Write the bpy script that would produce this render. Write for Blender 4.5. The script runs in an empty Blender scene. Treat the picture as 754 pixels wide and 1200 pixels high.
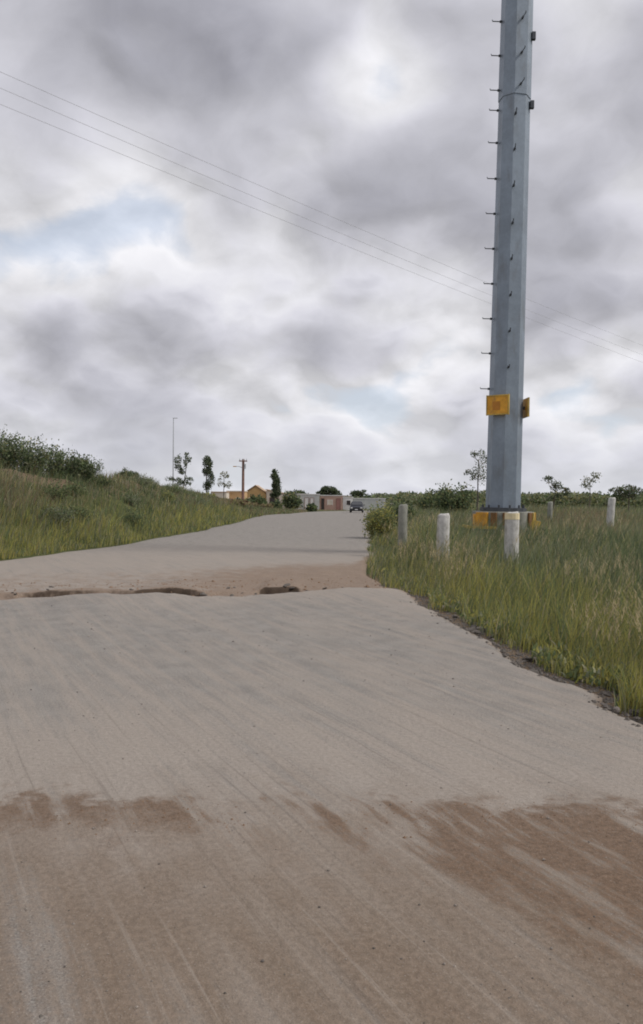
import bpy, bmesh, math, random
import numpy as np
from mathutils import Vector, Matrix

rnd = random.Random(7)
rng = np.random.default_rng(11)
SC = bpy.context.scene
COL = SC.collection
R = math.radians

# ------------------------------------------------------------------ camera
CAM_H, F_PX, W_PX, H_PX = 1.5, 900.0, 754.0, 1200.0
PITCH, ROLL = R(-1.27), R(0.6)
cam_d = bpy.data.cameras.new('camera')
cam_d.sensor_fit = 'VERTICAL'
cam_d.sensor_height = 24.0
cam_d.lens = F_PX / H_PX * 24.0
cam_d.clip_start, cam_d.clip_end = 0.05, 20000
cam = bpy.data.objects.new('camera', cam_d)
COL.objects.link(cam)
CAM_ROT = Matrix.Rotation(math.pi / 2 + PITCH, 3, 'X') @ Matrix.Rotation(ROLL, 3, 'Z')
cam.matrix_world = Matrix.Translation((0, 0, CAM_H)) @ CAM_ROT.to_4x4()
SC.camera = cam

def ray(px, py):
    return CAM_ROT @ Vector(((px - W_PX / 2) / F_PX, (H_PX / 2 - py) / F_PX, -1.0))

def at(px, py, Y):
    """the point seen at a pixel of the photograph, on the vertical plane Y metres ahead"""
    d = ray(px, py)
    return Vector((0, 0, CAM_H)) + d * (Y / d.y)

# ------------------------------------------------------------------ colour management, render
SC.render.engine = 'CYCLES'
SC.view_settings.view_transform = 'Standard'
SC.view_settings.look = 'None'
SC.view_settings.exposure = 0.76
SC.view_settings.gamma = 1.0
SC.cycles.use_denoising = True
SC.cycles.max_bounces = 6
SC.cycles.filter_width = 1.9

# ------------------------------------------------------------------ node helper
class NT:
    def __init__(s, tree):
        s.t = tree; s.n = tree.nodes; s.l = tree.links
    def new(s, typ, **kw):
        n = s.n.new(typ)
        for k, v in kw.items(): setattr(n, k, v)
        return n
    def put(s, sock, v):
        if v is None: return
        if hasattr(v, 'is_output') or isinstance(v, bpy.types.NodeSocket): s.l.new(v, sock)
        else: sock.default_value = v
    def m(s, op, a, b=None, c=None, clamp=False):
        n = s.new('ShaderNodeMath', operation=op, use_clamp=clamp)
        for i, v in enumerate((a, b, c)): s.put(n.inputs[i], v)
        return n.outputs[0]
    def v(s, op, a, b=None, out=0):
        n = s.new('ShaderNodeVectorMath', operation=op)
        s.put(n.inputs[0], a); s.put(n.inputs[1], b)
        return n.outputs['Value'] if op in ('LENGTH', 'DOT_PRODUCT', 'DISTANCE') else n.outputs[0]
    def xyz(s, x, y, z):
        n = s.new('ShaderNodeCombineXYZ')
        for i, v in enumerate((x, y, z)): s.put(n.inputs[i], v)
        return n.outputs[0]
    def sep(s, v):
        n = s.new('ShaderNodeSeparateXYZ'); s.l.new(v, n.inputs[0])
        return n.outputs
    def noise(s, vec, scale, detail=4, rough=0.55, dist=0.0, dim='3D'):
        n = s.new('ShaderNodeTexNoise', noise_dimensions=dim)
        s.put(n.inputs['Vector'], vec); n.inputs['Scale'].default_value = scale
        n.inputs['Detail'].default_value = detail; n.inputs['Roughness'].default_value = rough
        n.inputs['Distortion'].default_value = dist
        return n.outputs['Fac']
    def step(s, v, a, b, lo=0.0, hi=1.0):
        n = s.new('ShaderNodeMapRange', interpolation_type='SMOOTHSTEP')
        s.put(n.inputs['Value'], v)
        n.inputs['From Min'].default_value = a; n.inputs['From Max'].default_value = b
        n.inputs['To Min'].default_value = lo; n.inputs['To Max'].default_value = hi
        return n.outputs[0]
    def mix(s, f, a, b):
        n = s.new('ShaderNodeMix', data_type='RGBA')
        s.put(n.inputs[0], f)
        for i, v in ((6, a), (7, b)):
            if isinstance(v, tuple) and len(v) == 3: v = v + (1,)
            s.put(n.inputs[i], v)
        return n.outputs[2]
    def ramp(s, f, stops):
        n = s.new('ShaderNodeValToRGB'); e = n.color_ramp.elements
        while len(e) < len(stops): e.new(0.5)
        for el, (p, c) in zip(e, stops): el.position = p; el.color = tuple(c) + (1,)
        s.put(n.inputs[0], f)
        return n.outputs[0]

# ------------------------------------------------------------------ sky: broken grey overcast with thin blue gaps
SUN_EL, SUN_AZ = R(46), R(98)          # azimuth clockwise from +Y (the view direction)
world = bpy.data.worlds.new('World'); SC.world = world; world.use_nodes = True
wn = NT(world.node_tree); wn.n.clear()
sky = wn.new('ShaderNodeTexSky', sky_type='NISHITA', sun_disc=False)
sky.sun_elevation = SUN_EL; sky.sun_rotation = SUN_AZ
dirv = wn.new('ShaderNodeTexCoord').outputs['Generated']
dx, dy, dz = wn.sep(dirv)
def cloud_density(dvec_):
    ex, ey, ez = wn.sep(dvec_)
    zc = wn.m('ADD', wn.m('MAXIMUM', ez, 0.0), 0.50)
    cp = wn.xyz(wn.m('DIVIDE', ex, zc), wn.m('DIVIDE', ey, zc), 0.0)
    warp = wn.new('ShaderNodeTexNoise'); wn.put(warp.inputs['Vector'], cp)
    warp.inputs['Scale'].default_value = 7.0; warp.inputs['Detail'].default_value = 3
    cw = wn.v('ADD', cp, wn.v('MULTIPLY', wn.v('SUBTRACT', warp.outputs['Color'], (0.5, 0.5, 0.5)), (0.11, 0.11, 0.0)))
    big = wn.noise(wn.v('ADD', cp, (3.1, 8.4, 0)), 2.0, 2, 0.45, dim='2D')
    fine = wn.noise(wn.v('ADD', cw, (11.3, 2.2, 0)), 4.6, 9, 0.57, dim='2D')
    vo = wn.new('ShaderNodeTexVoronoi', feature='SMOOTH_F1', voronoi_dimensions='2D'); wn.put(vo.inputs['Vector'], cw)
    vo.inputs['Scale'].default_value = 3.7; vo.inputs['Smoothness'].default_value = 0.40
    vo.inputs['Detail'].default_value = 2.0; vo.inputs['Roughness'].default_value = 0.5
    T_ = wn.m('ADD', wn.m('MULTIPLY', big, 0.45), wn.m('MULTIPLY', fine, 0.42))
    return wn.m('MULTIPLY_ADD', vo.outputs['Distance'], -0.36, T_)
T0 = cloud_density(dirv)
T1 = cloud_density(wn.v('ADD', dirv, (0.013, 0.004, 0.026)))      # a step toward the sun and up
relief = wn.m('SUBTRACT', T0, T1)
T = wn.m('SUBTRACT', T0, 0.188)
for (px, py, rx, ry, amp) in (                      # the large cloud masses by where they stand in the sky
        (200, 40, 380, 100, .135), (420, 265, 215, 80, .135), (700, 190, 110, 120, .085), (90, 405, 150, 42, .075),
        (395, 405, 130, 28, .08), (700, 345, 120, 60, .07), (180, 470, 230, 24, .05), (560, 120, 90, 110, .06),
        (110, 292, 105, 48, -.125), (255, 395, 62, 52, -.105), (430, 468, 110, 26, -.10), (390, 135, 100, 55, -.07),
        (60, 180, 120, 50, -.045), (500, 415, 70, 26, -.05), (440, 92, 60, 34, -.16), (140, 232, 70, 36, -.10),
        (720, 60, 60, 60, -.03), (690, 485, 100, 24, -.05)):
    c = ray(px, py).normalized()
    dvec = wn.v('MULTIPLY', wn.v('SUBTRACT', dirv, tuple(c)), (F_PX / rx, F_PX / rx, F_PX / ry))
    blob = wn.step(wn.m('ADD', wn.v('LENGTH', dvec), wn.m('MULTIPLY', T0, 0.5)), 0.25, 1.6, 1.0, 0.0)
    T = wn.m('MULTIPLY_ADD', blob, amp * 1.55 if amp > 0 else amp * 1.25, T)
Tn = wn.m('MULTIPLY_ADD', T, 1.75, 0.47, clamp=True)
cloud = wn.ramp(Tn, ((0.0, (4.75, 4.85, 5.1)), (0.20, (4.7, 4.72, 4.85)), (0.38, (4.25, 4.28, 4.45)),
                     (0.58, (3.55, 3.57, 3.85)), (0.78, (2.75, 2.77, 3.03)), (1.0, (2.15, 2.17, 2.42))))
lit = wn.m('ADD', 1.0, wn.m('MULTIPLY', relief, 2.0))
lit = wn.m('MINIMUM', wn.m('MAXIMUM', lit, 0.75), 1.20)
cloud = wn.v('MULTIPLY', cloud, wn.xyz(lit, lit, lit))
gap = wn.step(Tn, -0.02, 0.25, 0.48, 0.0)
blue = wn.mix(0.6, sky.outputs[0], (3.4, 3.95, 4.7))
skyc = wn.mix(gap, cloud, blue)
haze_f = wn.step(dz, -0.02, 0.17, 0.55, 0.0)
skyc = wn.mix(haze_f, skyc, (4.15, 4.28, 4.6))
skyc = wn.v('MULTIPLY', skyc, (1.0, 0.99, 1.0))
skyc = wn.mix(wn.step(dz, -0.02, 0.0, 1, 0), skyc, (1.4, 1.4, 1.2))
bg = wn.new('ShaderNodeBackground'); bg.inputs['Strength'].default_value = 0.1
wn.l.new(skyc, bg.inputs[0])
wn.l.new(bg.outputs[0], wn.new('ShaderNodeOutputWorld').inputs[0])
world.cycles.sampling_method = 'MANUAL'; world.cycles.sample_map_resolution = 512

sun_d = bpy.data.lights.new('sun', 'SUN'); sun_d.energy = 1.5; sun_d.angle = R(14); sun_d.color = (1, .95, .88)
sun = bpy.data.objects.new('sun', sun_d); COL.objects.link(sun)
sd = Vector((math.sin(SUN_AZ) * math.cos(SUN_EL), math.cos(SUN_AZ) * math.cos(SUN_EL), math.sin(SUN_EL)))
sun.rotation_euler = sd.to_track_quat('Z', 'Y').to_euler()
sun.location = sd * 60

# ------------------------------------------------------------------ numeric noise
def _hash(i, j, seed):
    h = (i.astype(np.int64) * 374761393 + j.astype(np.int64) * 668265263 + seed * 1442695041) & 0xffffffff
    h = ((h ^ (h >> 13)) * 1274126177) & 0xffffffff
    return ((h ^ (h >> 16)) & 0xffff) / 65535.0

def vnoise(x, y, seed=0):
    x = np.asarray(x, float); y = np.asarray(y, float)
    i = np.floor(x); j = np.floor(y); fx = x - i; fy = y - j
    fx = fx * fx * (3 - 2 * fx); fy = fy * fy * (3 - 2 * fy)
    a = _hash(i, j, seed); b = _hash(i + 1, j, seed); c = _hash(i, j + 1, seed); d = _hash(i + 1, j + 1, seed)
    return a + (b - a) * fx + (c - a) * fy + (a - b - c + d) * fx * fy

def fbm(x, y, seed=0, octv=4):
    s = 0; a = 0.5; f = 1.0
    for k in range(octv):
        s = s + a * vnoise(np.asarray(x) * f, np.asarray(y) * f, seed + k * 17); a *= .5; f *= 2.03
    return s / (1 - .5 ** octv)

def sst(v, a, b):
    t = np.clip((np.asarray(v, float) - a) / (b - a), 0, 1)
    return t * t * (3 - 2 * t)

# ------------------------------------------------------------------ the lie of the land
def base_z(y):
    y = np.asarray(y, float)
    return -.015 * (np.clip(y, 50, 160) - 50) * sst(y, 45, 75)

def axis(y):
    y = np.asarray(y, float)
    return .059 * y + .0021 * np.clip(y - 100, 0, 90) ** 2

def edge_l(y):
    y = np.asarray(y, float)
    return axis(y) + np.interp(y, [0, 14, 17, 22, 32, 40, 52, 70, 90], [-9.5, -8.6, -8.0, -7.2, -6.7, -6.9, -7.4, -7.9, -8.0]) + .5 * (fbm(y * .35, y * 0 + 3.3, 5) - .5)

def lip_y(x):
    return 12.25 + .27 * (np.asarray(x) - .8) + 1.3 * (fbm(np.asarray(x) * .8, np.asarray(x) * 0 + 1.7, 21) - .5) + .22 * (fbm(np.asarray(x) * 5, np.asarray(x) * 0 + 3.7, 23) - .5)

def edge_r(y):
    y = np.asarray(y, float)
    far = axis(y) + .12 + .6 * (fbm(y * .6, y * 0 + 9.1, 6) - .5)
    near = np.interp(y, [-6, 0, 3, 5.2, 7.2, 9, 11.2, 12.2], [6.0, 4.3, 3.0, 2.2, 1.80, 1.60, 1.42, 1.30])
    near = near + .34 * (fbm(y * 1.5, y * 0 + 2.2, 8, 5) - .5) + .17 * (fbm(y * 6, y * 0 + 5.2, 9, 4) - .5)
    return near + (far - near) * sst(y, 11.9, 13.0)

def road_z(x, y):
    x = np.asarray(x, float); y = np.asarray(y, float)
    z = base_z(y) + .028 * (fbm(x * .5, y * .35, 31) - .5) + .022 * (fbm(x * 2.6, y * 2.1, 33) - .5)
    l = y - lip_y(x)
    slot = sst(x, -5.0, -4.0) * (1 - sst(x, -1.7, -1.2)) * 1.25 * np.clip(vnoise(x * 1.3, x * 0 + .4, 41) - .12, 0, 1) + .75 * sst(x, -1.05, -.85) * (1 - sst(x, -.45, -.25))
    depth = .02 + .19 * slot
    lip = .03 * np.exp(-((l + .7) / .9) ** 2) + .085 * slot * sst(l, .2, .42) * (1 - sst(l, .6, 2.6)) + .05 * np.sin(x * 1.9 + .6) * np.exp(-((l + .5) / .8) ** 2)
    wall = .30 + .25 * (fbm(x * 1.7, x * 0 + 6.1, 44) - .5)           # where the broken far side starts
    tr = -depth * sst(l, -.10, .10) * (1 - sst(l, wall, wall + .05 + .10 * vnoise(x * .8, x * 0, 46)) * .85)
    tr = tr * (1 - sst(l, 1.0, 4.0)) 
    rough = sst(l, -.25, .2) * (1 - sst(l, 2.5, 5.5)) * .05 * (fbm(x * 3.5, y * 3.5, 47, 5) - .5)
    d = y - (3.58 + .05 * np.sin(x * 1.3))
    heap = .022 * np.exp(-(d / .16) ** 2) * (fbm(x * 3.1, y * 5, 51, 5) * 1.6 - .25)
    return z + lip + tr + rough + np.clip(heap, 0, 1)

BANK_Y = [0, 27, 36, 42, 52, 66, 85, 100]
BANK_H = [2.1, 2.15, 2.10, 1.98, 1.55, .95, .30, .1]

def ground_z(x, y):
    x = np.asarray(x, float); y = np.asarray(y, float)
    er = edge_r(y); el = edge_l(y)
    w = x - er; v = el - x
    zb = base_z(y)
    zr = zb * (1 - sst(w, 2, 14)) - .075 + .24 * sst(w, .25, 2.2) + .16 * (fbm(x * .5, y * .5, 61) - .5) * sst(w, .2, 2)
    zr = zr + .05 * (fbm(x * 4, y * 4, 62) - .5)
    zr = np.where(y > 200, zr * (1 - sst(y, 200, 320)) + sst(y, 200, 320) * -.2, zr)
    h = np.interp(y, BANK_Y, BANK_H)
    prof = sst(v, -.3, 5.6) * (1 - .8 * sst(v, 9, 30))
    zl = zb - .03 + h * prof * (.86 + .28 * fbm(x * .35, y * .3, 71)) + .55 * (fbm(x * .75, y * .75, 72) - .5) * sst(v, .3, 2.2)
    z = np.where(w > 0, zr, np.where(v > 0, zl, zb - .36))
    z = np.where((w <= 0) & (w > -.12), zb - .075 - .285 * sst(-w, 0, .12), z)
    z = np.where((v <= 0) & (v > -.2), zb - .03 - .33 * sst(-v, 0, .2), z)
    return z

def gz(x, y):
    return float(ground_z(np.array([x]), np.array([y]))[0])

# ------------------------------------------------------------------ object helpers
def tag(o, label=None, cat=None, group=None, kind=None):
    if label: o['label'] = label
    if cat: o['category'] = cat
    if group: o['group'] = group
    if kind: o['kind'] = kind
    return o

def empty(name, loc, rz=0.0):
    o = bpy.data.objects.new(name, None); COL.objects.link(o)
    o.location = loc; o.rotation_euler = (0, 0, rz); o.empty_display_size = .2
    return o

def link_mesh(name, me, mat=None, parent=None):
    o = bpy.data.objects.new(name, me); COL.objects.link(o)
    if mat: me.materials.append(mat)
    if parent: o.parent = parent
    return o

def np_mesh(name, verts, quads=None, tris=None, cols=None, smooth=False):
    me = bpy.data.meshes.new(name)
    verts = np.asarray(verts, np.float32)
    me.vertices.add(len(verts)); me.vertices.foreach_set('co', verts.ravel())
    lo = []; tot = []
    if quads is not None and len(quads): lo.append(np.asarray(quads).ravel()); tot.append(np.full(len(quads), 4))
    if tris is not None and len(tris): lo.append(np.asarray(tris).ravel()); tot.append(np.full(len(tris), 3))
    lo = np.concatenate(lo).astype(np.int32); tot = np.concatenate(tot).astype(np.int32)
    me.loops.add(len(lo)); me.loops.foreach_set('vertex_index', lo)
    me.polygons.add(len(tot))
    me.polygons.foreach_set('loop_start', np.concatenate([[0], np.cumsum(tot)[:-1]]).astype(np.int32))
    me.polygons.foreach_set('loop_total', tot)
    me.update(calc_edges=True); me.validate()
    if cols is not None:
        a = me.attributes.new('Col', 'FLOAT_COLOR', 'POINT')
        c = np.ones((len(verts), 4), np.float32); c[:, :3] = cols
        a.data.foreach_set('color', c.ravel())
    me.polygons.foreach_set('use_smooth', np.full(len(tot), smooth))
    return me

def grid_mesh(name, X, Y, Z, smooth=True):
    r, c = X.shape
    idx = np.arange(r * c).reshape(r, c)
    q = np.stack([idx[:-1, :-1], idx[:-1, 1:], idx[1:, 1:], idx[1:, :-1]], -1).reshape(-1, 4)
    return np_mesh(name, np.stack([X, Y, Z], -1).reshape(-1, 3), quads=q, smooth=smooth)

class MB:
    def __init__(s): s.v = []; s.f = []
    def box(s, c, d, rot=None):
        b = len(s.v); M = rot or Matrix.Identity(3)
        for k in range(8):
            p = Vector(((k & 1) - .5, (k >> 1 & 1) - .5, (k >> 2 & 1) - .5))
            p = M @ Vector((p.x * d[0], p.y * d[1], p.z * d[2])) + Vector(c)
            s.v.append(tuple(p))
        for f in ((0, 2, 3, 1), (4, 5, 7, 6), (0, 1, 5, 4), (2, 6, 7, 3), (0, 4, 6, 2), (1, 3, 7, 5)):
            s.f.append(tuple(b + i for i in f))
        return s
    def tube(s, pts, rad, n=6, cap=True, phase=0.0):
        pts = [Vector(p) for p in pts]
        if not hasattr(rad, '__len__'): rad = [rad] * len(pts)
        b = len(s.v)
        for i, p in enumerate(pts):
            t = (pts[min(i + 1, len(pts) - 1)] - pts[max(i - 1, 0)]).normalized()
            ref = Vector((0, 1, 0)) if abs(t.z) > .9 else Vector((0, 0, 1))
            u = t.cross(ref).normalized(); w = t.cross(u)
            for k in range(n):
                a = phase + 2 * math.pi * k / n
                s.v.append(tuple(p + (u * math.cos(a) + w * math.sin(a)) * rad[i]))
        for i in range(len(pts) - 1):
            for k in range(n):
                k2 = (k + 1) % n
                s.f.append((b + i * n + k, b + i * n + k2, b + (i + 1) * n + k2, b + (i + 1) * n + k))
        if cap:
            s.f.append(tuple(b + k for k in range(n))[::-1])
            s.f.append(tuple(b + (len(pts) - 1) * n + k for k in range(n)))
        return s
    def poly(s, pts): 
        b = len(s.v); s.v += [tuple(p) for p in pts]; s.f.append(tuple(range(b, b + len(pts)))); return s
    def extrude(s, prof, axis_v, thick):
        """a closed polygon extruded along a vector"""
        b = len(s.v); n = len(prof); a = Vector(axis_v) * thick
        s.v += [tuple(Vector(p)) for p in prof] + [tuple(Vector(p) + a) for p in prof]
        s.f.append(tuple(range(b, b + n))[::-1]); s.f.append(tuple(range(b + n, b + 2 * n)))
        for k in range(n):
            k2 = (k + 1) % n
            s.f.append((b + k, b + k2, b + n + k2, b + n + k))
        return s
    def build(s, name, mat, parent=None, bevel=0.0, smooth=False):
        me = bpy.data.meshes.new(name); me.from_pydata(s.v, [], s.f)
        bm = bmesh.new(); bm.from_mesh(me)
        if bevel:
            bmesh.ops.bevel(bm, geom=[e for e in bm.edges if e.is_manifold and e.calc_face_angle(0) > .5], offset=bevel, segments=2, affect='EDGES', profile=.6)
        bmesh.ops.recalc_face_normals(bm, faces=bm.faces[:])
        bm.to_mesh(me); bm.free()
        if smooth: me.polygons.foreach_set('use_smooth', [True] * len(me.polygons))
        return link_mesh(name, me, mat, parent)

# ------------------------------------------------------------------ materials
MATS = {}
def mat_base(name):
    m = bpy.data.materials.new(name); m.use_nodes = True; MATS[name] = m
    t = NT(m.node_tree); t.n.clear()
    out = t.new('ShaderNodeOutputMaterial'); b = t.new('ShaderNodeBsdfPrincipled')
    t.l.new(b.outputs[0], out.inputs[0])
    return m, t, b, out

def bump(t, b, h, strength=.4, dist=.01):
    n = t.new('ShaderNodeBump'); n.inputs['Strength'].default_value = strength; n.inputs['Distance'].default_value = dist
    t.put(n.inputs['Height'], h); t.l.new(n.outputs[0], b.inputs['Normal'])

def plain(name, col, rough=.7, metal=0.0, var=.25, scale=6.0, bumpy=.0, dirt=None):
    m, t, b, out = mat_base(name)
    p = t.new('ShaderNodeTexCoord').outputs['Object']
    n = t.noise(p, scale, 6, .6); n2 = t.noise(p, scale * 9, 3, .6)
    k = t.m('ADD', t.m('MULTIPLY', n, .7), t.m('MULTIPLY', n2, .3))
    lo = tuple(c * (1 - var) for c in col); hi = tuple(min(1, c * (1 + var)) for c in col)
    c = t.mix(t.step(k, .3, .7), lo, hi)
    if dirt: c = t.mix(t.step(t.noise(t.v('MULTIPLY', p, (1, 1, .35)), scale * 1.7, 7, .65), .48, .72), c, dirt)
    t.put(b.inputs['Base Color'], c)
    b.inputs['Roughness'].default_value = rough; b.inputs['Metallic'].default_value = metal
    if bumpy: bump(t, b, n2, bumpy, .02)
    return m

def leafy(name, transl=.42):
    m, t, b, out = mat_base(name)
    a = t.new('ShaderNodeAttribute', attribute_name='Col').outputs['Color']
    t.put(b.inputs['Base Color'], a); b.inputs['Roughness'].default_value = .75
    b.inputs['Specular IOR Level'].default_value = .25
    tr = t.new('ShaderNodeBsdfTranslucent'); t.l.new(a, tr.inputs[0])
    mx = t.new('ShaderNodeMixShader'); mx.inputs[0].default_value = transl
    t.l.new(b.outputs[0], mx.inputs[1]); t.l.new(tr.outputs[0], mx.inputs[2]); t.l.new(mx.outputs[0], out.inputs[0])
    return m

leafy('leaf')
def grit_mat():
    m, t, b, out = mat_base('grit_stone')
    t.put(b.inputs['Base Color'], t.new('ShaderNodeAttribute', attribute_name='Col').outputs['Color']); b.inputs['Roughness'].default_value = .95
grit_mat()
plain('bark', (.10, .085, .07), .9, var=.35, scale=4, bumpy=.3)
plain('steel', (.215, .255, .305), .5, .35, var=.16, scale=1.6, dirt=(.17, .19, .215))
plain('bolt_steel', (.07, .075, .085), .5, .5, var=.2)
plain('amber_paint', (.62, .30, .022), .6, var=.3, scale=5, dirt=(.33, .17, .05))
plain('yellow_paint', (.50, .33, .06), .7, var=.3, scale=4, dirt=(.22, .18, .09))
plain('dark_amber', (.44, .175, .016), .6, var=.2)
plain('old_concrete', (.23, .23, .20), .95, var=.3, scale=5, bumpy=.4)
plain('black_paint', (.03, .028, .025), .6, var=.3)
plain('brown_paint', (.16, .075, .02), .6, var=.2)
plain('concrete', (.30, .29, .27), .9, var=.2, scale=4, bumpy=.3)
plain('whitewash', (.50, .49, .47), .9, var=.2, scale=7, bumpy=.5, dirt=(.25, .235, .20))
plain('post_cap', (.66, .56, .36), .85, var=.15, scale=6)
plain('stone', (.24, .21, .185), .95, var=.4, scale=7, bumpy=.6)
plain('dark_stone', (.115, .10, .088), .95, var=.4, scale=7, bumpy=.6)
plain('clod', (.19, .12, .075), 1.0, var=.35, scale=9, bumpy=.6)
plain('wire', (.34, .34, .35), .6, .0)
plain('ochre_wall', (.52, .35, .16), .9, var=.12, scale=1)
plain('tan_roof', (.42, .30, .20), .9, var=.2, scale=2)
plain('orange_wall', (.48, .31, .16), .9, var=.15, scale=1)
plain('cream_wall', (.60, .54, .46), .9, var=.1, scale=1)
plain('grey_wall', (.44, .45, .44), .9, var=.12, scale=1)
plain('pink_wall', (.40, .27, .22), .9, var=.14, scale=1)
plain('white_wall', (.68, .68, .67), .9, var=.08, scale=1)
plain('red_door', (.30, .15, .13), .7, var=.15)
plain('dark_opening', (.035, .03, .028), .6, var=.3)
plain('rust_wood', (.21, .12, .095), .9, var=.25, scale=3)
plain('pale_metal', (.42, .44, .46), .5, .3, var=.1)
plain('car_paint', (.012, .014, .024), .55, .0, var=.1)
plain('car_glass', (.05, .052, .06), .35, .0, var=.05)
plain('car_trim', (.02, .02, .02), .6, var=.2)
plain('rubber', (.025, .025, .025), .8, var=.2)
plain('headlight', (.7, .7, .68), .15, var=.05)
plain('plate_white', (.7, .7, .7), .5, var=.05)

# road: worn asphalt under wind-blown dust, streaked by turning tyres, with soil washed across it
def road_material():
    m, t, b, out = mat_base('road_surface')
    P = t.new('ShaderNodeNewGeometry').outputs['Position']
    x, y, z = t.sep(P)
    P2 = t.xyz(x, y, 0.0)
    al = t.v('DOT_PRODUCT', P2, (-.47, .883, 0)); ac = t.v('DOT_PRODUCT', P2, (.883, .47, 0))
    st = t.noise(t.xyz(t.m('MULTIPLY', al, .42), t.m('MULTIPLY', ac, 4.2), 0), 1.0, 7, .62)
    st2 = t.noise(t.xyz(t.m('MULTIPLY', al, .8), t.m('MULTIPLY', ac, 14.0), 4), 1.0, 4, .6)
    blot = t.noise(P2, .55, 5, .55); med = t.noise(P2, 3.5, 6, .62); fin = t.noise(P2, 38, 4, .7); grit = t.noise(P2, 110, 3, .7); lump = t.noise(P2, 8.5, 5, .65)
    asp = t.mix(t.step(med, .3, .72), (.175, .163, .151), (.245, .229, .212))
    asp = t.mix(t.step(grit, .50, .66, 0, .75), asp, (.33, .31, .285))
    asp = t.mix(t.step(grit, .48, .34, 0, .8), asp, (.085, .080, .076))
    dust = t.mix(t.step(fin, .25, .75), (.235, .204, .177), (.315, .278, .244))
    warm = t.mix(t.step(fin, .25, .75), (.138, .104, .077), (.215, .167, .128))
    dust = t.mix(t.m('MULTIPLY', t.step(t.m('ADD', y, t.m('ADD', t.m('MULTIPLY', t.m('SUBTRACT', med, .5), 1.8), t.m('MULTIPLY', t.m('SUBTRACT', st, .5), 3.0))), 4.3, 2.5), t.step(st, .28, .62, .55, 1.0)), dust, warm)
    soil = t.mix(t.step(fin, .28, .72), (.086, .052, .031), (.165, .104, .067))
    # dust cover: heavy underfoot, thinner on the swept slab, heavy again round the broken strip, thin far away
    near = t.step(y, 2.9, 7.0, 1.0, .42)
    mid = t.m('MULTIPLY', t.step(y, 9.5, 12.5), t.step(y, 15.5, 24, 1, 0))
    cov = t.m('ADD', near, t.m('MULTIPLY', mid, .36))
    cov = t.m('SUBTRACT', cov, t.step(y, 17, 30, 0, .16))
    cov = t.m('ADD', cov, t.m('MULTIPLY', t.m('MULTIPLY', t.m('SUBTRACT', st, .5), 1.35), t.step(y, 13, 22, 1.0, .15)))
    cov = t.m('ADD', cov, t.m('MULTIPLY', t.m('MULTIPLY', t.m('SUBTRACT', st2, .5), 1.2), t.step(y, 13, 22, 1.0, .15)))
    cov = t.m('ADD', cov, t.m('MULTIPLY', t.m('MULTIPLY', t.m('SUBTRACT', blot, .5), .7), t.step(y, 13, 22, 1.0, .3)))
    cov = t.m('ADD', cov, t.m('MULTIPLY', t.m('SUBTRACT', fin, .5), .55))
    # wheel-bare grey on the left foreground
    bare = t.m('MULTIPLY', t.step(x, -.35, -.95), t.step(y, 3.1, 2.4))
    cov = t.m('SUBTRACT', cov, t.m('MULTIPLY', bare, .30))
    c = t.mix(t.step(cov, .12, .92), asp, dust)
    st3 = t.noise(t.xyz(t.m('MULTIPLY', al, .35), t.m('MULTIPLY', ac, 32.0), 9), 1.0, 3, .6)
    sk = t.m('MULTIPLY', t.step(y, 9.0, 3.0, .25, 1.0), t.step(med, .3, .6, .4, 1.0))
    c = t.mix(t.m('MULTIPLY', sk, t.step(st3, .56, .70, 0, .45)), c, (.115, .094, .078))
    c = t.mix(t.m('MULTIPLY', sk, t.step(st3, .44, .30, 0, .45)), c, (.30, .262, .226))
    # band of soil 3.6 m ahead, denser at both sides, trailing toward the viewer on the right
    wob = t.m('ADD', t.m('MULTIPLY', t.m('SUBTRACT', lump, .5), 1.5), t.m('MULTIPLY', t.m('SUBTRACT', st, .5), .9))
    wob = t.m('ADD', wob, t.m('ADD', t.m('MULTIPLY', t.m('SUBTRACT', med, .5), 1.5), t.m('MULTIPLY', t.m('SUBTRACT', t.noise(P2, 1.4, 3, .6), .5), 2.0)))
    d = t.m('ADD', t.m('SUBTRACT', y, 3.62), t.m('MULTIPLY', wob, .42))
    back = t.m('MULTIPLY', t.step(d, .22, -.02), t.step(x, -9, 9, .95, 1.0))
    tail = t.m('MULTIPLY', t.step(x, -.2, 1.3), .95)
    front = t.m('MAXIMUM', t.step(t.m('ADD', d, tail), -.52, .0), .20)
    band = t.m('MULTIPLY', back, front)
    side = t.m('ADD', t.step(x, -.25, -.75, .16, .66), t.step(x, .15, 1.1, .10, .58))
    amt = t.m('ADD', t.m('ADD', side, .22), t.m('MULTIPLY', t.m('SUBTRACT', st2, .5), 2.0))
    lump2 = t.noise(t.xyz(t.m('MULTIPLY', al, 2.2), t.m('MULTIPLY', ac, 9.0), 2), 1.0, 6, .62)
    amt = t.m('ADD', amt, t.m('MULTIPLY', t.m('SUBTRACT', lump2, .5), 3.4))
    amt = t.m('ADD', amt, t.m('MULTIPLY', t.m('SUBTRACT', fin, .5), 1.3))
    amt = t.m('ADD', amt, t.m('MULTIPLY', t.m('SUBTRACT', st, .5), 2.2))
    band = t.m('MULTIPLY', band, t.step(amt, .25, 1.05, 0, .85))
    c = t.mix(band, c, soil)
    pep = t.noise(P2, 210, 2, .6)
    c = t.mix(t.step(grit, .56, .70, 0, .42), c, (.34, .31, .28))
    c = t.mix(t.step(pep, .43, .30, 0, .65), c, (.070, .058, .048))
    # broken strip across the road: exposed soil
    att = t.new('ShaderNodeAttribute', attribute_name='soil').outputs['Fac']
    sm = t.m('ADD', att, t.m('MULTIPLY', t.m('SUBTRACT', med, .5), 1.2))
    sm = t.m('ADD', sm, t.m('MULTIPLY', t.m('SUBTRACT', fin, .5), .5))
    sm = t.m('MULTIPLY', t.step(sm, .28, .85), t.step(att, .01, .12))
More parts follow.
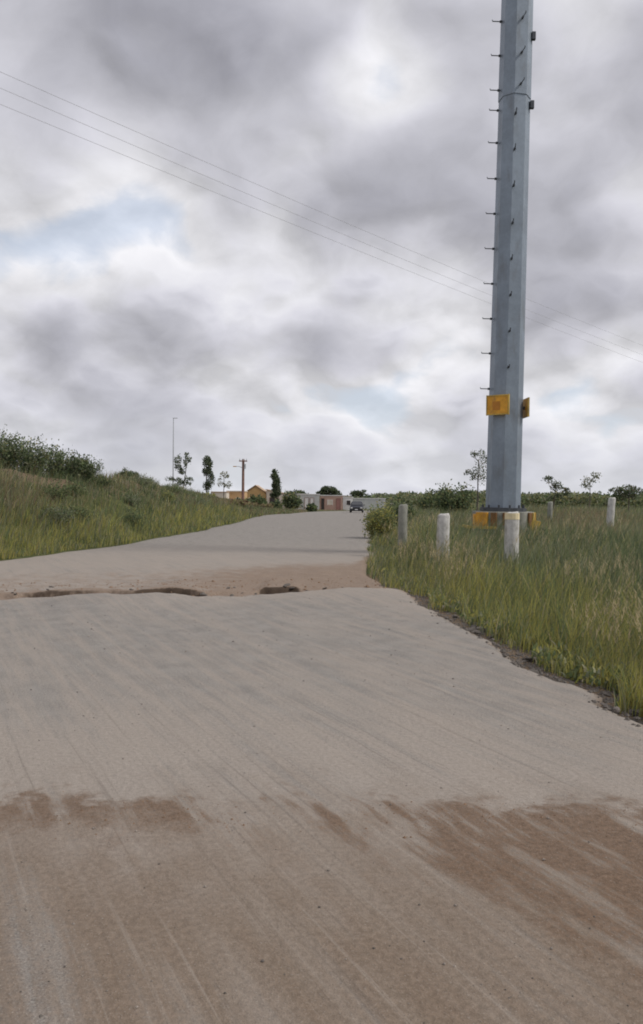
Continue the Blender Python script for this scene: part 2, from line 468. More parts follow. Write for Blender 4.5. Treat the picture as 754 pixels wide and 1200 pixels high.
    loam = t.mix(t.step(fin, .28, .72), (.150, .106, .077), (.250, .190, .146))
    c = t.mix(t.m('MULTIPLY', sm, .9), c, loam)
    t.put(b.inputs['Base Color'], c)
    shade = t.new('ShaderNodeAttribute', attribute_name='slot_shade').outputs['Fac']
    t.put(b.inputs['Base Color'], t.mix(t.step(t.m('ADD', shade, t.m('MULTIPLY', t.m('SUBTRACT', lump, .5), .8)), .25, .6), c, (.060, .042, .030)))  # shade in the slots of the break, painted dark into the base colour
    b.inputs['Roughness'].default_value = .93; b.inputs['Specular IOR Level'].default_value = .25
    hgt = t.m('ADD', t.m('MULTIPLY', grit, .45), t.m('ADD', t.m('MULTIPLY', fin, .6), t.m('MULTIPLY', st2, .45)))
    bump(t, b, hgt, .8, .012)
    return m
road_material()

def ground_material():
    m, t, b, out = mat_base('soil_and_turf')
    P = t.new('ShaderNodeNewGeometry').outputs['Position']
    n1 = t.noise(P, .35, 6, .6); n2 = t.noise(P, 3.0, 6, .65); n3 = t.noise(P, 30, 3, .6)
    g = t.mix(t.step(n2, .3, .7), (.045, .055, .022), (.095, .10, .040))
    s = t.mix(t.step(n3, .3, .7), (.085, .062, .042), (.20, .145, .10))
    att = t.new('ShaderNodeAttribute', attribute_name='bare').outputs['Fac']
    k = t.m('ADD', att, t.m('MULTIPLY', t.m('SUBTRACT', n1, .5), 1.6))
    k = t.m('ADD', k, t.m('MULTIPLY', t.m('SUBTRACT', n2, .5), .8))
    t.put(b.inputs['Base Color'], t.mix(t.step(k, .3, .7), g, s))
    b.inputs['Roughness'].default_value = 1.0; b.inputs['Specular IOR Level'].default_value = .1
    bump(t, b, n3, .8, .03)
    return m
ground_material()

# ------------------------------------------------------------------ ground sheet (to the horizon)
uu = np.concatenate([-np.geomspace(2500, 45, 26), np.arange(-44, -20, 1.0), np.arange(-20, -9.2, .22), np.arange(-9.2, -6.0, .07),
                     np.arange(-6.0, -1.2, .5), np.arange(-1.2, 4.5, .055), np.arange(4.5, 14, .25), np.arange(14, 45, 1.2),
                     np.geomspace(46, 2500, 26)])
yy = np.concatenate([np.arange(-12, 3, .6), np.arange(3, 22, .13), np.arange(22, 60, .4), np.arange(60, 200, 2.0), np.geomspace(202, 9000, 26)])
U, Yg = np.meshgrid(uu, yy)
wid = np.clip(Yg, 0, None)
Xg = U + .059 * np.clip(Yg, 0, 300) + .0021 * np.clip(np.clip(Yg, 0, 190) - 100, 0, 90) ** 2 * (np.abs(U) < 400)
Xg = np.where(np.abs(U) > 45, U * np.clip(Yg / 200, 1, 4) , Xg)
Zg = ground_z(Xg, Yg)
me = grid_mesh('ground', Xg, Yg, Zg)
bare = np.clip(1 - np.abs(Xg - edge_r(Yg) - .12) / .4, 0, 1) * .9 + np.where((Xg < edge_l(Yg)), .5 * sst(edge_l(Yg) - Xg, 1.6, 4.5), .0) + .12 \
    + .55 * np.exp(-((Xg - 15) / 6.5) ** 2 - ((Yg - 46) / 9) ** 2)
a = me.attributes.new('bare', 'FLOAT', 'POINT'); a.data.foreach_set('value', bare.ravel().astype(np.float32))
tag(link_mesh('ground', me, MATS['soil_and_turf']), 'grassy ground rising to a bank beside the road', 'ground', kind='structure')

# ------------------------------------------------------------------ road
ry = np.concatenate([np.arange(-10, 2, .5), np.arange(2, 9, .06), np.arange(9, 15, .03), np.arange(15, 24, .12), np.arange(24, 60, .5), np.arange(60, 330, 2.0)])
ss = np.linspace(0, 1, 250)
ss = np.concatenate([[-.0001], ss, [1.0001]])
S, Yr = np.meshgrid(ss, ry)
el, er = edge_l(Yr), edge_r(Yr)
Xr = el + S * (er - el)
Zr = road_z(Xr, Yr)
crumble = sst(er - Xr, .0, .10)
Zr = Zr - .035 * (1 - crumble) - .02 * (1 - sst(Xr - el, 0, .3))
Zr[:, 0] -= .3; Zr[:, -1] -= .3
me = grid_mesh('road', Xr, Yr, Zr)
l = Yr - lip_y(Xr)
soilv = sst(l, -.10, .10) * (1 - sst(l, .35, .75)) * .8 + .46 * sst(l, .0, .8) * (1 - sst(l, 2.2, 6.5)) + .50 * sst(Xr - axis(Yr), -4.5, -1.0) * sst(l, .2, 1.0) * (1 - sst(l, 3.5, 7))
soilv += .45 * (1 - sst(er - Xr, .03, .38)) * sst(Yr, 10.5, 12.2) * (1 - sst(Yr, 17, 22)) + .55 * (1 - sst(er - Xr, .0, .16))
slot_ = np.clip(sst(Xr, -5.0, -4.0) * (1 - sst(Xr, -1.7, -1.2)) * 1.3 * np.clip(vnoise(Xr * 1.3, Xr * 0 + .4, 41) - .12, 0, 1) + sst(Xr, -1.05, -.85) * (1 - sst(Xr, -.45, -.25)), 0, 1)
a = me.attributes.new('slot_shade', 'FLOAT', 'POINT'); a.data.foreach_set('value', (slot_ * sst(l, -.02, .08) * (1 - sst(l, .36, .50))).ravel().astype(np.float32))  # mask for the shade painted inside the slots
a = me.attributes.new('soil', 'FLOAT', 'POINT'); a.data.foreach_set('value', np.clip(soilv, 0, 1.2).ravel().astype(np.float32))
tag(link_mesh('road', me, MATS['road_surface']), 'dusty grey asphalt road with a broken dirt strip across it', 'road', kind='structure')

# ------------------------------------------------------------------ grass
def blades(base, h, w, col, bend=.55, segs=3, yaw=None):
    n = len(base)
    yaw = rng.uniform(0, 2 * np.pi, n) if yaw is None else yaw
    ld = rng.uniform(0, 2 * np.pi, n)
    bd = bend * rng.uniform(.15, 1.15, n) 
    wind = np.array([.18, .05])
    lean = np.stack([np.cos(ld), np.sin(ld)], 1) * bd[:, None] + wind
    side = np.stack([np.cos(yaw), np.sin(yaw), np.zeros(n)], 1)
    V = []
    for k in range(segs + 1):
        t = k / segs
        p = base.copy()
        p[:, 2] += h * (t - .22 * bd * t * t)
        p[:, :2] += lean * (h * t * t)[:, None]
        if k < segs:
            hw = (w * .5 * (1 - t) ** .6)[:, None] * side
            V += [p - hw, p + hw]
        else: V.append(p)
    nv = 2 * segs + 1
    V = np.stack(V, 1).reshape(-1, 3)
    o = (np.arange(n) * nv)[:, None]
    q = np.concatenate([o + np.array([[2 * k, 2 * k + 1, 2 * k + 3, 2 * k + 2]]) for k in range(segs - 1)], 0) if segs > 1 else None
    tr = o + np.array([[2 * segs - 2, 2 * segs - 1, 2 * segs]])
    return V, q, tr, np.repeat(col, nv, 0)

def merge(parts):
    V = []; Q = []; Tt = []; C = []; o = 0
    for (v, q, t, c) in parts:
        V.append(v); C.append(c)
        if q is not None: Q.append(q + o)
        if t is not None: Tt.append(t + o)
        o += len(v)
    return np.concatenate(V), (np.concatenate(Q) if Q else None), (np.concatenate(Tt) if Tt else None), np.concatenate(C)

PAL = {k: np.array(v) for k, v in dict(
    lime=(.385, .360, .105), olive=(.255, .245, .112), green=(.150, .190, .088), grey=(.240, .250, .170), deep=(.068, .094, .054),
    straw=(.46, .38, .23), rust=(.235, .165, .108), pale=(.36, .345, .225)).items()}

def pick(n, weights):
    """weights: dict name -> array or number; colour per blade"""
    ks = list(weights); Wm = np.stack([np.broadcast_to(np.clip(weights[k], 0, None), n) for k in ks], 1).astype(float)
    cs = np.cumsum(Wm / Wm.sum(1, keepdims=True), 1)
    r = rng.uniform(0, 1, n)[:, None]
    i = np.clip((r > cs).sum(1), 0, len(ks) - 1)
    c = np.stack([PAL[k] for k in ks])[i]
    return c * rng.uniform(.72, 1.28, (n, 1)) * rng.uniform(.94, 1.06, (n, 3))

def right_grass():
    parts = []
    n = 230000
    y = 2.6 * (95 / 2.6) ** rng.uniform(0, 1, n)
    er = edge_r(y)
    x = er + (np.maximum(.66 * y + 2.5 - er, 0.5)) * rng.uniform(0, 1, n)
    w = x - er
    keep = (w > (.02 + .46 * fbm(x * 1.6, y * 1.6, 91)) * (1 - .95 * sst(y, 11.5, 13)) - .12 * sst(y, 12.5, 14)) & (rng.uniform(0, 1, n) < .35 + 1.3 * fbm(x * 1.1, y * 1.1, 92))
    x, y, w = x[keep], y[keep], w[keep]; n = len(x)
    z = ground_z(x, y)
    patch = fbm(x * .55, y * .4, 93); p2 = fbm(x * 1.9, y * 1.3, 94)
    cl = fbm(x * 3.3, y * 3.3, 95)
    tall = .20 + .26 * sst(w, .15, 1.2) + .24 * (p2 - .5) + .16 * sst(y, 11, 18) * sst(w, .6, 1.5) + .75 * np.clip(cl - .5, 0, 1) + .22 * np.exp(-((x - 3.0) / 1.6) ** 2 - ((y - 17.3) / 1.6) ** 2) + .30 * np.exp(-((x - 4.6) / 1.6) ** 2 - ((y - 18.6) / .5) ** 2)
    hsz = tall * rng.uniform(.55, 1.2, n) * (1 + .0 * y)
    strip = (1 - sst(w, .7, 2.6)) * (1 - .7 * sst(y, 10.5, 14))
    rust = np.exp(-((x - (.30 * y + .8)) / 3.6) ** 2) * sst(y, 19, 27) * (1 - sst(y, 50, 70))
    dk = sst(patch, .46, .56)
    col = pick(n, dict(lime=2.0 * strip + .10, olive=.45, green=.75 + 1.3 * dk, grey=.9 * (1 - strip) * (1 - .6 * dk) + .10, deep=.12 + 1.3 * dk * (1 - strip),
                       straw=.05 + .12 * (p2 > .55), rust=1.5 * rust + .01, pale=.09 + .15 * strip))
    wd = np.maximum(.0068, .0007 * y) * rng.uniform(.6, 1.6, n)
    near = y < 22
    parts.append(blades(np.stack([x, y, z], 1)[near], hsz[near], wd[near], col[near], segs=3))
    parts.append(blades(np.stack([x, y, z], 1)[~near], hsz[~near], wd[~near], col[~near], segs=2))
    # flowering stalks with feathery straw heads
    ns = 5200
    y = 4.2 * (34 / 4.2) ** rng.uniform(0, 1, ns); er = edge_r(y)
    x = er + .35 + (.62 * y + 1.5 - er) * rng.uniform(0, 1, ns) ** 1.5
    ok = (fbm(x * .9, y * .9, 97) > .50) & (rng.uniform(0, 1, len(x)) < .7)
    x, y = x[ok], y[ok]; ns = len(x); z = ground_z(x, y)
    hs = rng.uniform(.42, .78, ns); b0 = np.stack([x, y, z], 1)
    ang = rng.uniform(0, 6.283, ns); ln = rng.uniform(.03, .22, ns)
    tip = b0 + np.stack([np.cos(ang) * ln + .07, np.sin(ang) * ln, hs], 1)
    c = PAL['straw'] * rng.uniform(.65, 1.15, (ns, 1)); cg = PAL['olive'] * rng.uniform(.8, 1.3, (ns, 1))
    sw = np.maximum(.0022, .00028 * y)[:, None] * np.array([[1, 0, 0]])
    V = np.stack([b0 - sw, b0 + sw, tip], 1).reshape(-1, 3)
    parts.append((V, None, np.arange(ns * 3).reshape(-1, 3), np.repeat(cg, 3, 0)))
    for k in range(7):                        # spikelets
        t = .80 + .20 * k / 6
        p = b0 + (tip - b0) * t
        a2 = rng.uniform(0, 6.283, ns); L = rng.uniform(.025, .06, ns) * (1.15 - .6 * k / 6)
        e = p + np.stack([np.cos(a2) * L, np.sin(a2) * L, L * 1.1], 1)
        sd_ = np.stack([-np.sin(a2), np.cos(a2), np.zeros(ns)], 1) * np.maximum(.004, .0004 * y)[:, None]
        V = np.stack([p - sd_, p + sd_, e], 1).reshape(-1, 3)
        parts.append((V, None, np.arange(ns * 3).reshape(-1, 3), np.repeat(c, 3, 0)))
    # low broad-leaved weeds along the broken edge
    nw = 5200
    y = 3.5 * (15 / 3.5) ** rng.uniform(0, 1, nw); er = edge_r(y)
    x = er + .22 + np.abs(rng.normal(0, .38, nw))
    ok = fbm(x * 2.1, y * 2.1, 99) > .52; x, y = x[ok], y[ok]; nw = len(x)
    b0 = np.stack([x, y, ground_z(x, y) + rng.uniform(.0, .13, nw)], 1)
    parts.append(blades(b0, rng.uniform(.04, .09, nw), rng.uniform(.018, .04, nw), pick(nw, dict(green=1, lime=.8, grey=.4, pale=.15)), bend=1.3, segs=2))
    v, q, t, c = merge(parts)
    o = link_mesh('roadside_grass', np_mesh('roadside_grass', v, q, t, c), MATS['leaf'])
    tag(o, 'tall yellow-green grass with straw seed heads beside the broken road edge and pole', 'grass', kind='stuff')

def left_grass():
    n = 170000
    y = 9 * (105 / 9) ** rng.uniform(0, 1, n)
    el = edge_l(y)
    span = np.maximum(np.minimum(.66 * y + 3 + el, 20), 1.5)
    x = el + .05 - span * rng.uniform(0, 1, n) ** 1.15
    v = el - x
    dens = fbm(x * .7, y * .5, 101)
    keep = (rng.uniform(0, 1, n) < -.10 + 1.9 * dens * (1 - .25 * sst(v, 2, 5))) & (v > -.05 + .35 * fbm(x, y * 1.3, 105) - .1)
    x, y, v = x[keep], y[keep], v[keep]; n = len(x)
    z = ground_z(x, y); patch = fbm(x * .5, y * .3, 103); p2 = fbm(x * 1.7, y * 1.1, 104)
    hsz = (.20 + .16 * sst(v, .2, 1.2) + .35 * (p2 - .45) + 1.1 * np.clip(fbm(x * 2.2, y * 2.2, 108) - .54, 0, 1)) * rng.uniform(.5, 1.2, n)
    hsz = np.clip(hsz, .05, .8)
    low = 1 - sst(v, .8, 3.0); far = sst(y, 42, 62)
    dk = sst(patch, .46, .60)
    col = pick(n, dict(lime=1.5 * low * (1 - far) + .08, olive=.55, green=.75 + 1.3 * dk, grey=.5, deep=.18 + 1.1 * dk, straw=.05 + .15 * (p2 > .6), rust=.06 + .8 * far + .45 * (1 - dk) * (1 - low), pale=.12))
    wd = np.maximum(.007, .00062 * y) * rng.uniform(.7, 1.5, n)
    vv, q, t, c = blades(np.stack([x, y, z], 1), hsz, wd, col, segs=2)
    o = link_mesh('bank_grass', np_mesh('bank_grass', vv, q, t, c), MATS['leaf'])
    tag(o, 'rough green and brown grass covering the bank opposite the pole', 'grass', kind='stuff')

right_grass(); left_grass()

# ------------------------------------------------------------------ shrubs and trees
def leaf_quads(P, size, cols, up=0.0):
    n = len(P)
    d = rng.normal(0, 1, (n, 3)); d[:, 2] += up; d /= np.linalg.norm(d, axis=1, keepdims=True) + 1e-9
    e = np.cross(d, rng.normal(0, 1, (n, 3))); e /= np.linalg.norm(e, axis=1, keepdims=True) + 1e-9
    s = (size * rng.uniform(.6, 1.35, n))[:, None]
    V = np.stack([P, P + d * s * .5 + e * s * .28, P + d * s, P + d * s * .5 - e * s * .28], 1).reshape(-1, 3)
    return V, np.arange(n * 4).reshape(-1, 4), None, np.repeat(cols, 4, 0)

def shrub(name, loc, H, Wd, label, group=None, stems=16, leaves=2600, leaf=.07, pal=None, spread=1.0, gauss=.09, cat='shrub', trunk_r=.03, low=.12, up=.6):
    pal = pal or dict(deep=1, green=.6, olive=.2)
    root = empty(name, loc)
    mb = MB(); P = []
    for s in range(stems):
        a = rnd.uniform(0, 6.283); rr = math.sqrt(rnd.uniform(0, 1)); out = rr * Wd * .5 * spread
        hh = H * rnd.uniform(.55, .92) * (1 - .38 * rr * rr) * (1.12 if s % 5 == 0 else 1)
        pts = []
        jx, jy = rnd.gauss(0, .12) * Wd, rnd.gauss(0, .12) * Wd
        for k in range(6):
            t = k / 5
            rad = out * (t ** .8)
            pts.append((math.cos(a) * rad + jx * t * (1 - t) * 1.5 + rnd.gauss(0, .02) * H, math.sin(a) * rad + jy * t * (1 - t) * 1.5 + rnd.gauss(0, .02) * H, hh * t - .06 * (k == 0)))
        mb.tube(pts, [trunk_r * (1 - .85 * k / 5) for k in range(6)], 4)
        pa = np.array(pts)
        m = max(8, leaves // stems)
        t = low + (1.02 - low) * rng.uniform(0, 1, m) ** .75
        seg = np.clip((t * 5).astype(int), 0, 4); f = (t * 5 - seg)[:, None]
        q = pa[seg] * (1 - f) + pa[seg + 1] * f
        # side twigs
        tw = rng.normal(0, 1, (m, 3)) * gauss * H * (.45 + .9 * (1 - np.abs(t - .6)))[:, None]
        P.append(q + tw)
    P = np.concatenate(P); P[:, 2] = np.maximum(P[:, 2], .02)
    mb.build('stem', MATS['bark'], root)
    v, q, t, c = leaf_quads(P, leaf, pick(len(P), pal), up)
    link_mesh('foliage', np_mesh('foliage', v, q, t, c), MATS['leaf'], root)
    return tag(root, label, cat, group)

def clump_tree(name, loc, trunk, clumps, label, group=None, leaf=.16, pal=None, trunk_r=.08, dens=1.0, cat='tree', up=.3):
    """trunk: points (x,y,z); clumps: (x,y,z,rx,rz,n) in metres from the base"""
    pal = pal or dict(deep=1, green=.5, olive=.15)
    root = empty(name, loc)
    mb = MB(); n = len(trunk)
    mb.tube(trunk, [trunk_r * (1 - .6 * k / (n - 1)) for k in range(n)], 6)
    for (x, y, z, rx, rz, m) in clumps:
        near = min(trunk, key=lambda p: abs(p[2] - (z - rz * .8)) + .3 * math.hypot(p[0] - x, p[1] - y))
        a = Vector(near); bpt = Vector((x, y, z))
        mid = a.lerp(bpt, .5) + Vector((rnd.gauss(0, .05), rnd.gauss(0, .05), -.08 * (bpt - a).length))
        mb.tube([a, mid, bpt], [trunk_r * .5, trunk_r * .35, trunk_r * .12], 4)
        for k in range(5):
            e = bpt + Vector((rnd.uniform(-1, 1) * rx, rnd.uniform(-1, 1) * rx, rnd.uniform(-.3, 1) * rz)) * .8
            mb.tube([bpt, e], [trunk_r * .14, trunk_r * .05], 3)
    mb.build('trunk', MATS['bark'], root)
    P = []
    for (x, y, z, rx, rz, m) in clumps:
        m = int(m * dens * 1.9)
        sub = rng.normal(0, .52, (9, 3))
        k = rng.integers(0, 9, m)
        d = sub[k] + rng.normal(0, .30, (m, 3))
        d /= np.maximum(1, np.linalg.norm(d, axis=1, keepdims=True) / 1.08)
        P.append(np.array([x, y, z]) + d * np.array([rx, rx, rz]))
    P = np.concatenate(P)
    v, q, t, c = leaf_quads(P, leaf, pick(len(P), pal), up)
    link_mesh('crown', np_mesh('crown', v, q, t, c), MATS['leaf'], root)
    return tag(root, label, cat, group)

def spot(px, Y, dz=0.0):
    p = at(px, 580, Y)
    return (p.x, Y, gz(p.x, Y) + dz)

def top_h(px, py, Y):
    p = at(px, py, Y)
    return p.z - gz(p.x, Y)

# dark scrub on the crest of the left bank
DARK = dict(deep=1.0, green=1.0, grey=.35, olive=.2)
for (px, py, Y, wd, lab) in (
        (2, 500, 27.5, 1.6, 'tallest dark green scrub bush on the bank crest, with wispy upright shoots'),
        (38, 508, 28.5, 1.5, 'dark scrub bush on the bank crest next to the tallest one'),
        (70, 519, 29.5, 1.4, 'rounded dark scrub bush in the middle of the crest thicket'),
        (98, 530, 30.5, 1.1, 'low dark scrub bush ending the crest thicket, branches leaning outward'),
        (150, 548, 40.0, .9, 'small lone dark bush on the falling bank crest past the thicket')):
    loc = spot(px, Y, -.05)
    shrub('scrub_bush', loc, top_h(px, py, Y), wd * 1.25, lab, 'scrub bushes on the bank', stems=26, leaves=5200, leaf=.085, pal=DARK, gauss=.075, trunk_r=.018, low=.05)

for (px, py, Y, u0) in ((18, 600, 25, 3.0), (60, 588, 27, 3.4), (95, 575, 31, 4.0), (40, 622, 22, 1.8), (120, 598, 30, 2.4), (140, 572, 38, 4.4), (165, 590, 36, 2.6),
                        (190, 578, 44, 4.0), (215, 590, 43, 2.4), (75, 612, 24, 2.0), (128, 618, 27, 1.3), (228, 585, 54, 3.4)):
    x_ = float(edge_l(np.array([Y]))[0]) - u0
    shrub('weed_bush', (x_, Y, gz(x_, Y) - .04), rnd.uniform(.42, .72), rnd.uniform(.8, 1.4), 'low green weed bush among the grass on the bank slope', 'low weed bushes on the bank slope', stems=18, leaves=1500, leaf=.06,
          pal=rnd.choice([dict(deep=.7, green=1.2, olive=.3), dict(green=1, olive=.6, lime=.4), dict(grey=1, green=.8, deep=.3)]), gauss=.11, trunk_r=.012, low=.02)
# leafy bush at the right road edge further on
loc = spot(448, 27)
shrub('roadside_bush', loc, top_h(448, 585, 27) , 1.25, 'bright green bush growing at the road edge beyond the white posts', stems=24, leaves=5200, leaf=.075,
      pal=dict(lime=.8, green=1, olive=.6, deep=.3), gauss=.085, trunk_r=.016, low=.02)
for (px, py, Y, wd, lab) in ((475, 588, 33, 1.6, 'low grey-green weed bush behind the bright roadside bush'),
                             (533, 560, 47, 2.3, 'broad dark green bush in the field left of the steel pole'),
                             (508, 571, 52, 1.8, 'lower bush adjoining the broad dark field bush'),
                             (300, 582, 105, 3.0, 'dark bush in front of the ochre house gable')):
    loc = spot(px, Y)
    shrub('field_bush', loc, top_h(px, py, Y), wd, lab, stems=24, leaves=4200, leaf=.0035 * Y, pal=dict(deep=1, green=1, olive=.4), gauss=.09, trunk_r=.02, low=.03)

# thin thorn trees standing in the field
THORN = dict(deep=1, grey=.4, green=.4, rust=.15)
def thorn(px, Y, cl, lab, tr=.05, pal=THORN, leaf=None, grp='thin thorn trees in the field'):
    b = spot(px, Y); s = Y / F_PX
    def loc3(qx, qy):
        p = at(qx, qy, Y); return (p.x - b[0], p.z - b[2])
    top = loc3(cl[0][0], cl[0][1])
    trunk = [(0, 0, -.1), (top[0] * .2 + .05, .03, top[1] * .35), (top[0] * .6, -.04, top[1] * .7), (top[0], 0, top[1])]
    cs = []
    for (qx, qy, rx, rz, m) in cl:
        lx, lz = loc3(qx, qy); cs.append((lx, rnd.gauss(0, .12) * rx * s * 3, lz, rx * s, rz * s, m))
    return clump_tree('thorn_tree', b, trunk, cs, lab, grp, leaf=leaf or .0024 * Y, pal=pal, trunk_r=tr)
thorn(559, 42, [(561, 541, 9, 14, 150), (552, 556, 7, 6, 100), (565, 560, 8, 9, 110), (556, 531, 6, 5, 60)], 'sparse thorn tree partly hidden behind the steel pole')
thorn(648, 58, [(652, 570, 7, 7, 170), (643, 562, 6, 4, 110), (658, 576, 9, 5, 200), (650, 583, 8, 5, 120)], 'small thorn tree with a lopsided dark crown beside the steel pole')
thorn(691, 64, [(692, 563, 9, 6, 90), (686, 570, 6, 4, 55), (698, 557, 5, 4, 55)], 'faint see-through thorn tree above the field hedge', pal=dict(grey=1, pale=.5, deep=.4))
thorn(736, 52, [(738, 574, 9, 6, 260), (724, 577, 9, 5, 230), (746, 577, 9, 6, 260), (732, 581, 12, 6, 300)], 'flat-topped dense thorn tree near the slanting white post')

# hedge line across the far field: one leafy mass
def hedge():
    P = []; C = []
    for (px0, px1, Y, topy, dn) in ((456, 520, 75, 579, 1700), (600, 790, 78, 579.5, 6500), (545, 600, 95, 577, 1600), (-80, 30, 90, 560, 10)):
        n = dn
        px = rng.uniform(px0, px1, n); 
        a0 = at(px0, 580, Y); a1 = at(px1, 580, Y)
        x = a0.x + (a1.x - a0.x) * (px - px0) / (px1 - px0); y = Y + rng.normal(0, 1.6, n)
        zt = np.array([at((px0 + px1) / 2, topy, Y).z]) + .6 * (fbm(px * .09, px * 0 + Y, 121, 4) - .62)
        g = ground_z(x, y)
        z = g + (zt - g) * np.sqrt(rng.uniform(0, 1, n))
        P.append(np.stack([x, y, z], 1)); C.append(pick(n, dict(deep=.5, green=1, olive=.8, grey=.8)))
    P = np.concatenate(P); C = np.concatenate(C)
    v, q, t, c = leaf_quads(P, .30, C, .4)
    o = link_mesh('field_hedge', np_mesh('field_hedge', v, q, t, c), MATS['leaf'])
    tag(o, 'low continuous green hedge line across the far side of the field', 'hedge', kind='stuff')
hedge()

def far_wood():
    n = 14000
    ang = rng.uniform(-.62, .62, n); Y = rng.uniform(330, 420, n)
    x = ang * Y
    h = 1.2 + 5.2 * np.clip(fbm(ang * 26, ang * 0 + 2, 131, 5) - .22, 0, 1)
    z = ground_z(x, Y) + h * rng.uniform(0, 1, n) ** .6
    P = np.stack([x, Y, z], 1)
    v, q, t, c = leaf_quads(P, 1.5, pick(n, dict(deep=1.2, green=.5, grey=.5)), .2)
    o = link_mesh('far_woodland', np_mesh('far_woodland', v, q, t, c), MATS['leaf'])
    tag(o, 'dark strip of woodland along the horizon', 'woodland', kind='stuff')
far_wood()

# trees round the far houses
def far_tree(name, px, Y, cl, lab, tr=.12, pal=None, leaf=None, dens=1.0, grp=None):
    b = spot(px, Y); s = Y / F_PX
    cs = []; tx = []
    for (qx, qy, rx, rz, m) in cl:
        p = at(qx, qy, Y); cs.append((p.x - b[0], rnd.gauss(0, .15) * rx * s, p.z - b[2], rx * s, rz * s, m))
    top = max(cs, key=lambda c_: c_[2])
    trunk = [(0, 0, -.2), (top[0] * .3, 0, top[2] * .4), (top[0] * .8, 0, top[2] * .75), (top[0], 0, top[2])]
    return clump_tree(name, b, trunk, cs, lab, grp, leaf=leaf or .0023 * Y, pal=pal, trunk_r=tr, dens=dens)
GD = dict(deep=1.3, green=.25, grey=.2)
far_tree('forked_tree', 213, 78, [(208, 541, 4, 9, 170), (219, 540, 4, 8, 150), (213, 551, 4, 4, 110), (211, 566, 6, 6, 130), (221, 564, 6, 5, 120), (201, 561, 6, 3, 70)],
         'spindly tree with a forked crown behind the bank, beside the thin mast', tr=.07, pal=dict(deep=1, grey=.5, green=.3))
far_tree('two_tier_tree', 243, 84, [(242, 545, 6, 9, 480), (242, 553, 4, 5, 140), (247, 562, 4.5, 9, 330), (243, 570, 5, 6, 130)],
         'dark tree with one crown tuft above another, behind the bank', tr=.10, pal=GD)
far_tree('bare_tree', 262, 90, [(263, 557, 5, 4, 70), (260, 566, 5, 5, 50), (268, 569, 5, 4, 50)], 'thin nearly bare tree between dark two-tier tree and wooden utility pole', tr=.06, pal=dict(grey=1, pale=.6, deep=.4))
far_tree('cypress_tree', 323, 112, [(323, 556, 3, 5, 300), (322, 563, 4.8, 7, 700), (325, 571, 5.6, 9, 900), (322, 577, 5.4, 8, 700)], 'dark columnar cypress standing behind the ochre house', tr=.16, pal=GD)
far_tree('round_tree', 386, 185, [(386, 576, 9, 5, 900), (378, 578, 6, 3.5, 300), (394, 578, 6, 3.5, 300)], 'dark round-topped tree behind the pink roadside building', tr=.2, pal=GD)
far_tree('low_tree', 350, 190, [(350, 578, 10, 3, 420), (339, 579, 8, 2.5, 260)], 'low dark tree behind the long pale wall', tr=.15, pal=GD)
far_tree('low_tree', 424, 200, [(424, 578, 6, 3, 300), (415, 578, 6, 2.5, 200)], 'low dark tree beyond the parked dark car', tr=.15, pal=GD)
for (px, py, Y, wd, lab) in ((283, 584, 88, 2.4, 'dark bush below the wooden utility pole'), (342, 577, 118, 2.6, 'tall olive bush at the corner of the ochre house'),
                             (322, 587, 96, 1.6, 'little dark bush in front of the ochre house wall'), (366, 591, 118, 1.6, 'low bush at the foot of the long pale wall'),
                             (242, 588, 62, 1.6, 'yellow-green bush where the bank runs out'), (262, 591, 70, 1.5, 'brownish weed bush where the bank runs out'),
                             (293, 594, 78, 1.9, 'brown-green weed clump at the verge near the utility pole'),
                             (277, 597, 60, 2.0, 'brown weed clump at the road edge where the bank ends'), (312, 593, 88, 2.0, 'brown weed clump at the verge before the tan-roofed house')):
    loc = spot(px, Y); yel = 'yellow' in lab; br = 'brown' in lab
    shrub('verge_bush', loc, max(.5, top_h(px, py, Y)), wd, lab, stems=18, leaves=1500, leaf=.0036 * Y,
          pal=dict(lime=1, olive=.8) if yel else dict(rust=1, olive=.7, straw=.15) if br else dict(deep=1, green=.8, olive=.5), gauss=.11, trunk_r=.02, low=.02)

# ------------------------------------------------------------------ steel monopole
PY = 20.0
pb = at(589.5, 597, PY); ptop = at(606.5, 0, PY)
lean = (ptop.x - pb.x) / (ptop.z - pb.z)
gpole = gz(pb.x, PY)
pole = empty('steel_pole', (pb.x, PY, gpole))
tag(pole, 'tall tapering grey steel transmission pole with climbing bolts on a yellow base', 'pole')
zb0 = pb.z - gpole
def pc(z): return Vector((lean * (z - zb0), 0, z))         # centre line, z above the ground at the pole
def prad(z): return .462 - .0049 * (z - zb0)
JZ = at(595, 118, PY).z - gpole
PH = math.pi / 8 + .16
SCALE8 = .965
pole_s = MB().tube([pc(zb0), pc(zb0 + 4), pc(JZ + .6)], [prad(zb0) * SCALE8, prad(zb0 + 4) * SCALE8, prad(JZ + .6) * SCALE8], 8, phase=PH).build('lower_shaft', MATS['steel'], pole)
MB().tube([pc(JZ), pc(JZ + 8), pc(27)], [(prad(JZ) + .016) * SCALE8, (prad(JZ + 8) + .010) * SCALE8, prad(27) * SCALE8], 8, phase=PH).build('upper_shaft', MATS['steel'], pole)
MB().tube([pc(zb0 - .05), pc(zb0 + .05)], .60, 16).build('base_flange', MATS['bolt_steel'], pole)
for k in range(12):
    a = 2 * math.pi * k / 12 + .1
    c = pc(zb0)
    MB().tube([c + Vector((.53 * math.cos(a), .53 * math.sin(a), -.12)), c + Vector((.53 * math.cos(a), .53 * math.sin(a), .12))], .026, 6).build('anchor_bolt', MATS['bolt_steel'], pole)
